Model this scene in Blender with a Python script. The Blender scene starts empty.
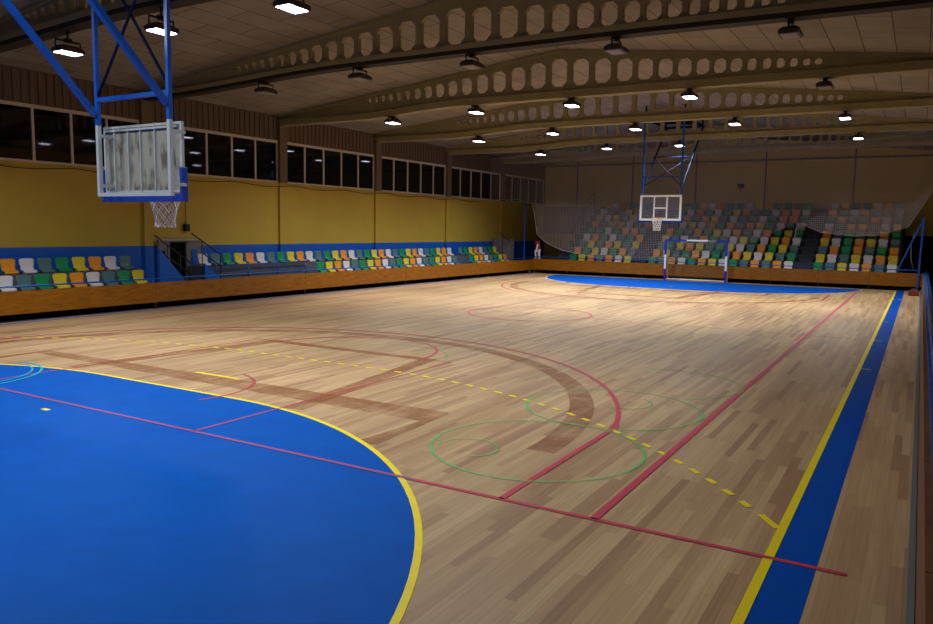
import bpy, bmesh, math, random
from mathutils import Vector, Matrix
random.seed(7)
col = bpy.context.scene.collection
scn = bpy.context.scene
PI = math.pi

# ---------------------------------------------------------------- materials
def srgb(c):
    def f(v):
        v /= 255.0
        return v / 12.92 if v <= 0.04045 else ((v + 0.055) / 1.055) ** 2.4
    return (f(c[0]), f(c[1]), f(c[2]), 1.0)

def nd(nt, t, **kw):
    n = nt.nodes.new(t)
    for k, v in kw.items():
        setattr(n, k, v)
    return n

def mat(name, c, rough=0.6, metal=0.0, var=0.0, scale=6.0, spec=0.4, bump=0.0, bscale=60.0, lin=False):
    m = bpy.data.materials.new(name); m.use_nodes = True
    nt = m.node_tree; b = nt.nodes['Principled BSDF']
    cc = c if lin else srgb(c)
    b.inputs['Base Color'].default_value = cc
    b.inputs['Roughness'].default_value = rough
    b.inputs['Metallic'].default_value = metal
    b.inputs['Specular IOR Level'].default_value = spec
    tc = nd(nt, 'ShaderNodeTexCoord')
    if var > 0:
        n = nd(nt, 'ShaderNodeTexNoise'); n.inputs['Scale'].default_value = scale; n.inputs['Detail'].default_value = 6
        n.inputs['Roughness'].default_value = 0.62
        nt.links.new(tc.outputs['Object'], n.inputs['Vector'])
        r = nd(nt, 'ShaderNodeMapRange'); r.inputs[1].default_value = 0.3; r.inputs[2].default_value = 0.7
        r.inputs[3].default_value = 1 - var; r.inputs[4].default_value = 1 + var * 0.5
        nt.links.new(n.outputs[0], r.inputs[0])
        mx = nd(nt, 'ShaderNodeVectorMath', operation='SCALE'); mx.inputs[0].default_value = cc[:3]
        nt.links.new(r.outputs[0], mx.inputs['Scale'])
        nt.links.new(mx.outputs[0], b.inputs['Base Color'])
    if bump > 0:
        n2 = nd(nt, 'ShaderNodeTexNoise'); n2.inputs['Scale'].default_value = bscale; n2.inputs['Detail'].default_value = 4
        nt.links.new(tc.outputs['Object'], n2.inputs['Vector'])
        bp = nd(nt, 'ShaderNodeBump'); bp.inputs['Strength'].default_value = bump; bp.inputs['Distance'].default_value = 0.01
        nt.links.new(n2.outputs[0], bp.inputs['Height']); nt.links.new(bp.outputs[0], b.inputs['Normal'])
    return m

def ramp(nt, stops):
    r = nd(nt, 'ShaderNodeValToRGB')
    e = r.color_ramp.elements
    while len(e) < len(stops): e.new(0.5)
    for i, (p, c) in enumerate(stops):
        e[i].position = p; e[i].color = c
    return r

def wood_floor():
    m = bpy.data.materials.new('parquet_planks'); m.use_nodes = True
    nt = m.node_tree; b = nt.nodes['Principled BSDF']; L = nt.links.new
    tc = nd(nt, 'ShaderNodeTexCoord')
    mp = nd(nt, 'ShaderNodeMapping'); mp.inputs['Rotation'].default_value = (0, 0, PI / 2)
    L(tc.outputs['Object'], mp.inputs['Vector'])
    # x' along the planks, y' across them
    sp = nd(nt, 'ShaderNodeSeparateXYZ'); L(mp.outputs[0], sp.inputs[0])
    def M(op, a, bb=None, **k):
        n = nd(nt, 'ShaderNodeMath', operation=op)
        for i, v in enumerate((a, bb)):
            if v is None: continue
            if isinstance(v, (int, float)): n.inputs[i].default_value = v
            else: L(v, n.inputs[i])
        return n.outputs[0]
    W, LN = 0.085, 1.7
    row = M('FLOOR', M('DIVIDE', sp.outputs[1], W))
    wn = nd(nt, 'ShaderNodeTexWhiteNoise', noise_dimensions='1D'); L(row, wn.inputs['W'])
    xs = M('ADD', M('DIVIDE', sp.outputs[0], LN), M('MULTIPLY', wn.outputs[0], 13.7))
    cell = M('FLOOR', xs)
    cb = nd(nt, 'ShaderNodeCombineXYZ'); L(row, cb.inputs[0]); L(cell, cb.inputs[1])
    w2 = nd(nt, 'ShaderNodeTexWhiteNoise', noise_dimensions='3D'); L(cb.outputs[0], w2.inputs['Vector'])
    rp = ramp(nt, [(0.0, srgb((160, 121, 91))), (0.2, srgb((177, 139, 105))), (0.5, srgb((186, 149, 112))), (0.8, srgb((192, 156, 118))), (1.0, srgb((200, 167, 127)))])
    L(w2.outputs[0], rp.inputs[0])
    # grain stretched along the planks
    mg = nd(nt, 'ShaderNodeMapping'); mg.inputs['Scale'].default_value = (1.5, 40, 1); L(mp.outputs[0], mg.inputs[0])
    ng = nd(nt, 'ShaderNodeTexNoise'); ng.inputs['Scale'].default_value = 1.0; ng.inputs['Detail'].default_value = 5; L(mg.outputs[0], ng.inputs['Vector'])
    # broad dirt and wear, elongated along the court
    mw = nd(nt, 'ShaderNodeMapping'); mw.inputs['Scale'].default_value = (0.16, 0.5, 1); L(mp.outputs[0], mw.inputs[0])
    nw = nd(nt, 'ShaderNodeTexNoise'); nw.inputs['Scale'].default_value = 1.0; nw.inputs['Detail'].default_value = 5; L(mw.outputs[0], nw.inputs['Vector'])
    f1 = nd(nt, 'ShaderNodeMapRange'); f1.inputs[1].default_value = .25; f1.inputs[2].default_value = .75; f1.inputs[3].default_value = 0.86; f1.inputs[4].default_value = 1.12; L(ng.outputs[0], f1.inputs[0])
    f2 = nd(nt, 'ShaderNodeMapRange'); f2.inputs[1].default_value = .3; f2.inputs[2].default_value = .7; f2.inputs[3].default_value = 0.84; f2.inputs[4].default_value = 1.12; L(nw.outputs[0], f2.inputs[0])
    # joints
    fy = M('FRACT', M('DIVIDE', sp.outputs[1], W)); gy = M('LESS_THAN', fy, 0.035)
    fx = M('FRACT', xs); gx = M('LESS_THAN', fx, 0.004)
    g = M('SUBTRACT', 1.0, M('MULTIPLY', M('MAXIMUM', gx, gy), 0.22))
    tot = M('MULTIPLY', M('MULTIPLY', f1.outputs[0], f2.outputs[0]), g)
    sc = nd(nt, 'ShaderNodeVectorMath', operation='SCALE'); L(rp.outputs[0], sc.inputs[0]); L(tot, sc.inputs['Scale'])
    L(sc.outputs[0], b.inputs['Base Color'])
    rr = nd(nt, 'ShaderNodeMapRange'); rr.inputs[3].default_value = 0.38; rr.inputs[4].default_value = 0.56; L(nw.outputs[0], rr.inputs[0])
    L(rr.outputs[0], b.inputs['Roughness'])
    b.inputs['Specular IOR Level'].default_value = 0.4
    return m

def stain(name, c, lo, hi, scale=1.3):
    """Worn old paint: partly covering, broken up by noise."""
    m = bpy.data.materials.new(name); m.use_nodes = True
    nt = m.node_tree; b = nt.nodes['Principled BSDF']; out = nt.nodes['Material Output']; L = nt.links.new
    b.inputs['Base Color'].default_value = srgb(c); b.inputs['Roughness'].default_value = 0.5
    tc = nd(nt, 'ShaderNodeTexCoord'); n = nd(nt, 'ShaderNodeTexNoise'); n.inputs['Scale'].default_value = scale; n.inputs['Detail'].default_value = 8
    n.inputs['Roughness'].default_value = 0.7
    L(tc.outputs['Object'], n.inputs['Vector'])
    r = nd(nt, 'ShaderNodeMapRange'); r.inputs[1].default_value = .35; r.inputs[2].default_value = .65; r.inputs[3].default_value = lo; r.inputs[4].default_value = hi
    L(n.outputs[0], r.inputs[0])
    t = nd(nt, 'ShaderNodeBsdfTransparent'); mx = nd(nt, 'ShaderNodeMixShader')
    L(r.outputs[0], mx.inputs[0]); L(t.outputs[0], mx.inputs[1]); L(b.outputs[0], mx.inputs[2]); L(mx.outputs[0], out.inputs[0])
    return m

def ceiling_panels():
    m = mat('ceiling_panels', (150, 132, 118), rough=0.85)
    nt = m.node_tree; b = nt.nodes['Principled BSDF']; L = nt.links.new
    tc = nt.nodes['Texture Coordinate']
    mp = nd(nt, 'ShaderNodeMapping'); mp.inputs['Rotation'].default_value = (0, 0, PI / 2); L(tc.outputs['Object'], mp.inputs[0])
    br = nd(nt, 'ShaderNodeTexBrick'); L(mp.outputs[0], br.inputs['Vector'])
    br.inputs['Color1'].default_value = srgb((146, 138, 128)); br.inputs['Color2'].default_value = srgb((134, 126, 117))
    br.inputs['Mortar'].default_value = srgb((70, 58, 52)); br.inputs['Scale'].default_value = 1.0
    br.inputs['Mortar Size'].default_value = 0.012; br.inputs['Brick Width'].default_value = 2.0; br.inputs['Row Height'].default_value = 0.7
    br.offset = 0.5
    n = nd(nt, 'ShaderNodeTexNoise'); n.inputs['Scale'].default_value = 0.8; n.inputs['Detail'].default_value = 6; L(tc.outputs['Object'], n.inputs['Vector'])
    r = nd(nt, 'ShaderNodeMapRange'); r.inputs[1].default_value = .3; r.inputs[2].default_value = .7; r.inputs[3].default_value = .8; r.inputs[4].default_value = 1.08; L(n.outputs[0], r.inputs[0])
    s = nd(nt, 'ShaderNodeVectorMath', operation='SCALE'); L(br.outputs[0], s.inputs[0]); L(r.outputs[0], s.inputs['Scale'])
    L(s.outputs[0], b.inputs['Base Color'])
    return m

def board_wood(name, c1, c2):
    m = mat(name, c1, rough=0.45)
    nt = m.node_tree; b = nt.nodes['Principled BSDF']; L = nt.links.new
    tc = nt.nodes['Texture Coordinate']
    mp = nd(nt, 'ShaderNodeMapping'); mp.inputs['Scale'].default_value = (1.2, 1.2, 7); L(tc.outputs['Object'], mp.inputs[0])
    n = nd(nt, 'ShaderNodeTexNoise'); n.inputs['Scale'].default_value = 2.2; n.inputs['Detail'].default_value = 8; n.inputs['Roughness'].default_value = .65
    L(mp.outputs[0], n.inputs['Vector'])
    r = ramp(nt, [(0.3, srgb(c1)), (0.7, srgb(c2))]); L(n.outputs[0], r.inputs[0]); L(r.outputs[0], b.inputs['Base Color'])
    return m

def emit(name, c, s):
    m = bpy.data.materials.new(name); m.use_nodes = True
    b = m.node_tree.nodes['Principled BSDF']
    b.inputs['Base Color'].default_value = (.8, .8, .85, 1)
    b.inputs['Emission Color'].default_value = c; b.inputs['Emission Strength'].default_value = s
    return m

def smudged_acrylic(name, base, alpha, lo):
    m = mat(name, base, rough=0.25)
    nt = m.node_tree; b = nt.nodes['Principled BSDF']; out = nt.nodes['Material Output']; L = nt.links.new
    tc = nt.nodes['Texture Coordinate']
    mp = nd(nt, 'ShaderNodeMapping'); mp.inputs['Scale'].default_value = (3.0, 1, 1.3); L(tc.outputs['Object'], mp.inputs[0])
    n = nd(nt, 'ShaderNodeTexNoise'); n.inputs['Scale'].default_value = 2.6; n.inputs['Detail'].default_value = 7; L(mp.outputs[0], n.inputs['Vector'])
    r = ramp(nt, [(0.34, srgb(lo)), (0.5, srgb(base))]); L(n.outputs[0], r.inputs[0]); L(r.outputs[0], b.inputs['Base Color'])
    t = nd(nt, 'ShaderNodeBsdfTransparent'); mx = nd(nt, 'ShaderNodeMixShader'); mx.inputs[0].default_value = alpha
    L(t.outputs[0], mx.inputs[1]); L(b.outputs[0], mx.inputs[2]); L(mx.outputs[0], out.inputs[0])
    return m

MT = dict(
    wood=wood_floor(),
    blue=mat('blue_court_paint', (0, 84, 182), rough=0.5, var=0.10, scale=2.5, spec=.05),
    bluestrip=mat('blue_border_paint', (0, 76, 180), rough=0.6, var=0.08, scale=3, spec=.06),
    yline=mat('yellow_line_paint', (250, 222, 20), rough=0.5, var=.06),
    rlinew=stain('part_worn_red_line', (196, 70, 84), .35, .9, 1.0),
    rline=mat('red_line_paint', (200, 62, 88), rough=0.5, var=.1),
    rblue=mat('red_line_over_blue', (150, 72, 140), rough=0.5, var=.1),
    gline=stain('worn_green_line', (110, 200, 120), .25, .8, 2.0),
    tline=mat('teal_line_paint', (20, 170, 190), rough=0.5),
    ghost=stain('old_brown_line_trace', (158, 98, 58), .10, .70, .9),
    thinred=stain('worn_red_line', (190, 70, 70), .3, .8, 2.0),
    purple=mat('purple_line_paint', (62, 48, 130), rough=.5),
    greyf=mat('grey_floor_margin', (160, 140, 142), rough=.5, var=.12),
    white=mat('white_line_paint', (215, 205, 200), rough=.5),
    conc=mat('concrete', (92, 92, 104), rough=.8, var=.2, scale=3),
    concd=mat('dark_concrete', (62, 62, 76), rough=.85, var=.2, scale=3),
    ceil=ceiling_panels(),
    beam=mat('beam_concrete', (150, 142, 108), rough=.8, var=.16, scale=2.2, bump=.1, bscale=20),
    beamdark=mat('dark_soffit_strip', (42, 36, 30), rough=.7),
    yellow=mat('yellow_wall_paint', (198, 168, 66), rough=.55, var=.07, scale=.9),
    yback=mat('khaki_wall_paint', (206, 182, 100), rough=.7, var=.08, scale=.8),
    bluew=mat('blue_wall_paint', (16, 94, 204), rough=.5, var=.08, scale=1.5),
    pale=mat('pale_wall_panel', (150, 130, 108), rough=.7, var=.08, scale=1.2),
    sheet=mat('brown_corrugated_sheet', (104, 86, 72), rough=.6, var=.1, scale=2),
    column=mat('column_paint', (112, 96, 80), rough=.7, var=.1, scale=2),
    frame=mat('window_frame_metal', (205, 196, 186), rough=.45, metal=.1),
    glass=mat('night_window_glass', (3, 4, 8), rough=.03, spec=.55),
    board=board_wood('dasher_board_wood', (116, 66, 2), (160, 98, 6)),
    boarddk=board_wood('side_board_wood', (100, 62, 40), (126, 80, 48)),
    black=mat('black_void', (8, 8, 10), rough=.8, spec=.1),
    bmetal=mat('black_metal', (20, 19, 20), rough=.5, spec=.4),
    railb=mat('blue_rail_paint', (22, 82, 170), rough=.35, var=.05),
    raild=mat('dark_handrail', (38, 34, 42), rough=.5),
    towerb=mat('blue_frame_paint', (8, 74, 165), rough=.3, var=.05, spec=.5),
    towerd=mat('dark_blue_bracing', (8, 22, 52), rough=.8, spec=.1),
    wmetal=mat('white_enamel_metal', (164, 168, 172), rough=.4, var=.08, scale=8),
    gmetal=mat('grey_alloy', (130, 136, 142), rough=.4, metal=.4),
    pad=mat('blue_pad', (6, 48, 140), rough=.5),
    acr=smudged_acrylic('smudged_acrylic', (150, 146, 136), .88, (98, 92, 84)),
    acr2=smudged_acrylic('clear_acrylic', (110, 110, 130), .30, (90, 90, 110)),
    orange_metal=mat('orange_hoop_paint', (225, 120, 60), rough=.4),
    cord=mat('white_net_cord', (215, 210, 210), rough=.8),
    netc=mat('pale_net_cord', (205, 190, 178), rough=.9),
    netrope=mat('pale_net_rope', (170, 160, 150), rough=.9),
    goalnet=mat('goal_net_cord', (96, 120, 110), rough=.9),
    goalblue=mat('goal_blue_paint', (20, 50, 165), rough=.35),
    goalpurple=mat('goal_purple_paint', (62, 30, 140), rough=.35),
    goalwhite=mat('goal_white_paint', (225, 225, 225), rough=.35),
    plaster=mat('grey_plaster', (128, 122, 126), rough=.8, var=.15, scale=4),
    redcloth=mat('red_cloth', (150, 40, 55), rough=.9, var=.2, scale=12),
    whitecloth=mat('white_cloth', (225, 222, 228), rough=.9),
    redrub=mat('dull_red_rubber', (128, 44, 30), rough=.7),
    lit=emit('lamp_lens_lit', (0.80, 0.78, 1.0, 1), 14.0),
    unlit=mat('lamp_lens_off', (150, 140, 130), rough=.3),
    lampbody=mat('lamp_body_dark', (62, 54, 46), rough=.5),
)
SEATC = dict(
    O=('orange', mat('seat_orange', (238, 152, 40), rough=.4)),
    Y=('yellow', mat('seat_yellow', (226, 202, 44), rough=.4)),
    W=('white', mat('seat_white', (222, 214, 222), rough=.4)),
    G=('green', mat('seat_green', (18, 142, 86), rough=.4)),
    S=('slate grey', mat('seat_slate', (84, 120, 126), rough=.4)),
)

# ---------------------------------------------------------------- mesh helpers
class MB:
    def __init__(s): s.v = []; s.f = []; s.m = []; s.smooth = []
    def quad(s, pts, mi=0, sm=False):
        i = len(s.v); s.v += [tuple(p) for p in pts]; s.f.append(tuple(range(i, i + len(pts)))); s.m.append(mi); s.smooth.append(sm)
    def box(s, a, b, mi=0):
        x0, y0, z0 = a; x1, y1, z1 = b
        i = len(s.v)
        s.v += [(x0,y0,z0),(x1,y0,z0),(x1,y1,z0),(x0,y1,z0),(x0,y0,z1),(x1,y0,z1),(x1,y1,z1),(x0,y1,z1)]
        for f in ((0,3,2,1),(4,5,6,7),(0,1,5,4),(1,2,6,5),(2,3,7,6),(3,0,4,7)):
            s.f.append(tuple(i + k for k in f)); s.m.append(mi); s.smooth.append(False)
        return s
    def tube(s, pts, r, n=8, mi=0, closed=False, cap=True):
        pts = [Vector(p) for p in pts]; N = len(pts); base = len(s.v)
        up0 = None
        for k, p in enumerate(pts):
            if closed: d = pts[(k + 1) % N] - pts[k - 1]
            else: d = pts[min(k + 1, N - 1)] - pts[max(k - 1, 0)]
            d.normalize()
            a = up0 if up0 is not None else (Vector((0, 0, 1)) if abs(d.z) < .9 else Vector((1, 0, 0)))
            u = (a - d * a.dot(d))
            if u.length < 1e-4: a = Vector((0.3, 1, 0.2)); u = a - d * a.dot(d)
            u.normalize(); w = d.cross(u); up0 = u
            for j in range(n):
                t = 2 * PI * (j + .5) / n
                s.v.append(tuple(p + (u * math.cos(t) + w * math.sin(t)) * r))
        for k in range(N if closed else N - 1):
            k2 = (k + 1) % N
            for j in range(n):
                j2 = (j + 1) % n
                s.f.append((base + k * n + j, base + k * n + j2, base + k2 * n + j2, base + k2 * n + j)); s.m.append(mi); s.smooth.append(n > 4)
        if cap and not closed:
            s.f.append(tuple(base + j for j in range(n))[::-1]); s.m.append(mi); s.smooth.append(False)
            s.f.append(tuple(base + (N - 1) * n + j for j in range(n))); s.m.append(mi); s.smooth.append(False)
        return s
    def bar(s, a, b, w, mi=0):
        return s.tube([a, b], w / math.sqrt(2), n=4, mi=mi)
    def prism_y(s, poly, y0, y1, mi=0):   # polygon in x,z swept along y
        n = len(poly)
        s.quad([(x, y0, z) for x, z in poly], mi); s.quad([(x, y1, z) for x, z in reversed(poly)], mi)
        for i in range(n):
            a, b = poly[i], poly[(i + 1) % n]
            s.quad([(a[0], y0, a[1]), (a[0], y1, a[1]), (b[0], y1, b[1]), (b[0], y0, b[1])], mi)
        return s
    def prism_x(s, poly, x0, x1, mi=0):   # polygon in y,z swept along x
        n = len(poly)
        s.quad([(x0, y, z) for y, z in reversed(poly)], mi); s.quad([(x1, y, z) for y, z in poly], mi)
        for i in range(n):
            a, b = poly[i], poly[(i + 1) % n]
            s.quad([(x0, a[0], a[1]), (x0, b[0], b[1]), (x1, b[0], b[1]), (x1, a[0], a[1])], mi)
        return s
    def mesh(s, name, mats, off=(0, 0, 0)):
        me = bpy.data.meshes.new(name)
        me.from_pydata([(x - off[0], y - off[1], z - off[2]) for x, y, z in s.v], [], s.f)
        for m in (mats if isinstance(mats, (list, tuple)) else [mats]): me.materials.append(m)
        me.polygons.foreach_set('material_index', s.m); me.polygons.foreach_set('use_smooth', s.smooth)
        me.update()
        return me
    def build(s, name, mats, parent=None, off=(0, 0, 0), clean=True):
        me = s.mesh(name, mats, off)
        if clean:
            bm = bmesh.new(); bm.from_mesh(me); bmesh.ops.recalc_face_normals(bm, faces=bm.faces); bm.to_mesh(me); bm.free()
        o = bpy.data.objects.new(name, me); col.objects.link(o)
        if parent is not None: o.parent = parent
        else: o.location = off
        return o

def tag(o, label=None, cat=None, group=None, kind=None):
    if label: o['label'] = label
    if cat: o['category'] = cat
    if group: o['group'] = group
    if kind: o['kind'] = kind
    return o
def thing(name, loc, label, cat, group=None, rz=0):
    o = bpy.data.objects.new(name, None); col.objects.link(o); o.location = loc; o.rotation_euler.z = rz
    o.empty_display_size = .2
    return tag(o, label, cat, group)
def part(mb, name, m, t, **k):   # geometry written in world coordinates, stored relative to the thing's base
    return mb.build(name, m, t, off=tuple(t.location), **k)
def bevel(o, w=.01, seg=2):
    md = o.modifiers.new('bevel', 'BEVEL'); md.width = w; md.segments = seg; md.limit_method = 'ANGLE'; return o

# ---------------------------------------------------------------- key dimensions (metres)
XW, XR = -2.0, 21.5          # side walls
YB, YF = -6.0, 45.2          # near and far walls
XM = 9.75                    # roof ridge
CX = 10.0                    # court axis
GL = 37.1                    # far goal line
BX, FX, FY = 0.83, 19.93, 37.75   # left board, right board, far board
def roof(x): return 7.98 - 0.112 * abs(x - XM)
BAYS = [2.5 + 6.1 * i for i in range(8)]      # 2.5 .. 45.2

# ---------------------------------------------------------------- floor with all its markings
FM = ['wood','blue','yline','rline','rlinew','gline','tline','ghost','thinred','purple','greyf','white','bluestrip','conc','rblue']
fi = {k: i for i, k in enumerate(FM)}
F = MB()
F.quad([(BX, YB, 0), (FX, YB, 0), (FX, FY, 0), (BX, FY, 0)], 0)
F.quad([(XW, YB, 0), (BX, YB, 0), (BX, YF, 0), (XW, YF, 0)], fi['conc'])
F.quad([(FX, YB, 0), (XR, YB, 0), (XR, YF, 0), (FX, YF, 0)], fi['conc'])
F.quad([(BX, FY, 0), (FX, FY, 0), (FX, YF, 0), (BX, YF, 0)], fi['conc'])
def strip(pts, w, k, z, closed=False):
    """flat painted band along a 2-D polyline"""
    P = [Vector((p[0], p[1])) for p in pts]; N = len(P); Ls, Rs = [], []
    for i in range(N):
        a = P[i - 1] if (i > 0 or closed) else P[i]; b = P[(i + 1) % N] if (i < N - 1 or closed) else P[i]
        d = (b - a).normalized(); n = Vector((-d.y, d.x))
        d1 = (P[i] - a); s = 1.0
        if d1.length > 1e-6 and (b - P[i]).length > 1e-6:
            n1 = Vector((-d1.y, d1.x)).normalized(); c = n1.dot(n); s = 1 / max(c, .5)
        Ls.append(P[i] + n * w / 2 * s); Rs.append(P[i] - n * w / 2 * s)
    for i in range(N if closed else N - 1):
        j = (i + 1) % N
        F.quad([(Rs[i].x, Rs[i].y, z), (Rs[j].x, Rs[j].y, z), (Ls[j].x, Ls[j].y, z), (Ls[i].x, Ls[i].y, z)], fi[k])
def rect(x0, y0, x1, y1, k, z):
    F.quad([(x0, y0, z), (x1, y0, z), (x1, y1, z), (x0, y1, z)], fi[k])
def arc(cx, cy, r, a0, a1, n=40):
    return [(cx + r * math.cos(math.radians(a0 + (a1 - a0) * i / n)), cy + r * math.sin(math.radians(a0 + (a1 - a0) * i / n))) for i in range(n + 1)]
rect(BX, YB, 1.07, FY, 'greyf', .001); strip([(1.11, YB), (1.11, GL)], .075, 'purple', .002)
rect(18.95, YB, 19.25, FY - .02, 'bluestrip', .0015)
strip([(18.915, YB), (18.915, GL)], .072, 'yline', .005)
def dash(pts, on, off, w, k, z):
    P = [Vector(p) for p in pts]; seg = []; t = 0.0; cur = []; state = True; left = on
    a = P[0]; cur = [a]
    i = 1
    while i < len(P):
        d = (P[i] - a).length
        if d < left: left -= d; a = P[i]; cur.append(a); i += 1
        else:
            a = a + (P[i] - a).normalized() * left; cur.append(a)
            if state and len(cur) > 1: seg.append(cur)
            cur = [a]; state = not state; left = on if state else off
    for s in seg:
        s = [s[0], s[-1]]
        strip([(p.x, p.y) for p in s], w, k, z)
for end in (0, 1):
    T = (lambda x, y: (x, y)) if end == 0 else (lambda x, y: (2 * CX - x + .1, GL - y))
    TT = lambda pts: [T(*p) for p in pts]
    far = end == 1
    g0 = 0.0
    # goal area
    D = arc(11.5, g0, 6, 0, 90, 36) + arc(8.5, g0, 6, 90, 180, 36)
    D = TT([(17.5, g0 - .0)] + D[1:-1] + [(2.5, g0)])
    F.quad([(p[0], p[1], .0015) for p in (D)], fi['blue'])
    strip(D, .062, 'yline' if not far else 'white', .004)
    if not far: rect(2.5, YB, 17.5, 0, 'blue', .0015)
    nine = arc(11.5, g0, 9, 19.2, 90, 60) + arc(8.5, g0, 9, 90, 160.5, 60)
    if not far:
        strip(TT([(18.88, 5.16), (18.70, 5.42)]), .065, 'yline', .0045)
        dash(TT([p for p in nine if p[0] < 18.64 and p[1] > 5.5 or p[0] < 12]), .16, .16, .065, 'yline', .0045)
    else:
        dash(TT(nine), .16, .16, .07, 'yline', .0045)
    strip(TT([(9.5, 7.0), (10.5, 7.0)]), .07, 'yline', .004)
    strip(TT([(9.93, 4.15), (10.07, 4.15)]), .07, 'yline', .004)
    # basketball court
    EY = 4.5
    W = .055 if not far else .05
    if not far:
        strip(TT([(16.0, EY), (19.45, EY)]), W, 'rline', .0065); strip(TT([(15.63, EY), (16.0, EY)]), W, 'rline', .0065); strip(TT([(1.2, EY), (15.63, EY)]), W, 'rblue', .0065)
    else: strip(TT([(2.5, EY + .6), (17.5, EY + .6)]), .04, 'thinred', .005)
    k3 = 'rline' if not far else 'thinred'
    if far: strip(TT([(12.45, EY), (12.45, 10.3)]), W, k3, .0065)
    else: strip([(12.45, EY), (12.45, 5.87)], W, 'rblue', .0065); strip([(12.45, 5.87), (12.45, 10.3)], W, 'rlinew', .0065)
    strip(TT([(7.55, EY), (7.55, 10.3)]), W, 'thinred', .0065)
    strip(TT([(12.45, 10.3), (7.55, 10.3)]), W, 'thinred', .0065)
    strip(TT(arc(10, 10.3, 1.8, 0, 180)), .05, 'rline' if not far else 'thinred', .0065)
    strip(TT([(16.6, EY), (16.6, 7.45)] + arc(10, 6.08, 6.75, 11.7, 168.3, 64) + [(3.4, 7.45), (3.4, EY)]), W + .01, k3, .0065)
    strip(TT(arc(10, 6.08, 1.25, -20, 78, 30)), .055, 'rlinew' if not far else 'thinred', .0065)
    # traces of former lines
    strip(TT([(14.45, 5.25), (14.45, 6.72), (5.55, 6.72), (5.55, 5.25)]), .30, 'ghost', .003)
    strip(TT(arc(10, 6.08, 6.25, 0, 180, 60)), .34, 'ghost', .0032)
    strip(TT([(12.62, 6.0), (11.95, 10.3), (8.05, 10.3), (7.45, 6.1)]), .30, 'ghost', .0034)
strip([(17.5, 4.5), (17.5, GL - 2.2)], .075, 'rline', .0065)
strip([(2.5, 4.5), (2.5, GL - 4.2)], .06, 'thinred', .0065)
strip(arc(10, 18.6, 1.8, 0, 360), .055, 'rline', .0065)
for y in (14.18, 18.6, 23.2): strip([(18.72, y), (19.12, y)], .04, 'yline', .0055)
strip([(2.5, 18.6), (18.9, 18.6)], .04, 'thinred', .003)
# green play circles and teal arcs
for cx, cy in ((16.15, 6.2), (16.2, 8.55)):
    strip(arc(cx, cy, 1.2, 0, 360, 48), .045, 'gline', .0068)
strip(arc(15.5, 5.75, .35, -60, 200, 20), .035, 'gline', .0069); strip(arc(16.3, 10.75, 1.2, -60, 120, 30), .04, 'gline', .0067)
strip(arc(16.2, 8.95, .42, -100, 60, 20), .035, 'gline', .0069)
strip(arc(10.9, 10.2, 1.3, 20, 200, 20), .035, 'gline', .0069)
strip(arc(6.55, 4.55, 1.35, -20, 100, 30), .04, 'tline', .0069); strip(arc(6.52, 4.55, 1.23, -20, 100, 30), .03, 'tline', .0069)
floor = F.build('floor', [MT[k] for k in FM], clean=False); tag(floor, kind='structure')

# ---------------------------------------------------------------- walls
def struct(o): return tag(o, kind='structure')
w = MB()
w.box((XW - .3, YB - .3, 0), (XW, YF + .3, 1.72), 1)
w.box((XW - .3, YB - .3, 1.72), (XW, YF + .3, 4.12), 0)
w.box((XW, YB, 3.98), (XW + .05, YF, 4.1), 0)
w.box((XW - .3, YB - .3, 5.70), (XW, YF + .3, 6.85), 2)
y = YB
while y < YF - .1:                      # folds of the sheet cladding above the windows
    w.prism_x([(y, 5.74), (y, 6.62), (y + .10, 6.62), (y + .10, 5.74)], XW, XW + .035, 2)
    y += .24
struct(w.build('wall_left', [MT['yellow'], MT['bluew'], MT['sheet']], clean=False))
w = MB(); w.box((XR, YB - .3, 0), (XR + .3, YF + .3, 6.75))
struct(w.build('wall_right', [MT['yback']]))
w = MB(); w.box((XW, YB - .3, 0), (XR, YB, 8.1))
struct(w.build('wall_near', [MT['yback']]))
w = MB()
w.box((XW, YF, 0), (18.7, YF + .3, 8.1)); w.box((18.7, YF, 2.45), (XR, YF + .3, 8.1))
w.box((18.7, YF + .28, 0), (XR, YF + .4, 2.45), 1)
for x in (.31, 4.0, 7.9, 11.82, 16.38):      # upright cover strips
    w.box((x - .04, YF - .04, 2), (x + .04, YF, roof(x)), 2)
w.box((XW, YF - .12, 2.2), (2.6, YF, 3.95), 3)
w.box((XW, YF - .10, 6.55), (XR, YF, 6.65), 2)
struct(w.build('wall_far', [MT['yback'], MT['black'], MT['column'], MT['pale']]))
# columns along the left wall
for i, y in enumerate(BAYS[:-1]):
    c = MB(); c.box((XW, y - .17, 1.72), (XW + .10, y + .17, 4.1), 0); c.box((XW, y - .17, 0), (XW + .10, y + .17, 1.72), 1)
    c.box((XW, y - .2, 4.1), (XW + .16, y + .2, 6.4), 2)
    struct(c.build('trim_%d' % (i + 1), [MT['yellow'], MT['bluew'], MT['column']]))
# windows
for i in range(len(BAYS) - 1):
    y0, y1 = BAYS[i] + .2, BAYS[i + 1] - .2
    fr = MB(); fr.box((XW - .06, y0, 5.62), (XW + .03, y1, 5.72)); fr.box((XW - .06, y0, 4.10), (XW + .03, y1, 4.17))
    n = 5
    for k in range(n + 1):
        yy = y0 + (y1 - y0) * k / n; a, b = (yy - .035, yy + .035)
        if k == 0: a, b = yy, yy + .05
        if k == n: a, b = yy - .05, yy
        fr.box((XW - .055, a, 4.17), (XW + .025, b, 5.62))
    wf = struct(fr.build('window_%d' % (i + 1), [MT['frame']]))
    g = MB(); g.box((XW - .04, y0 + .02, 4.15), (XW - .02, y1 - .02, 5.64)); g.build('pane', [MT['glass']], wf)
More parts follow.
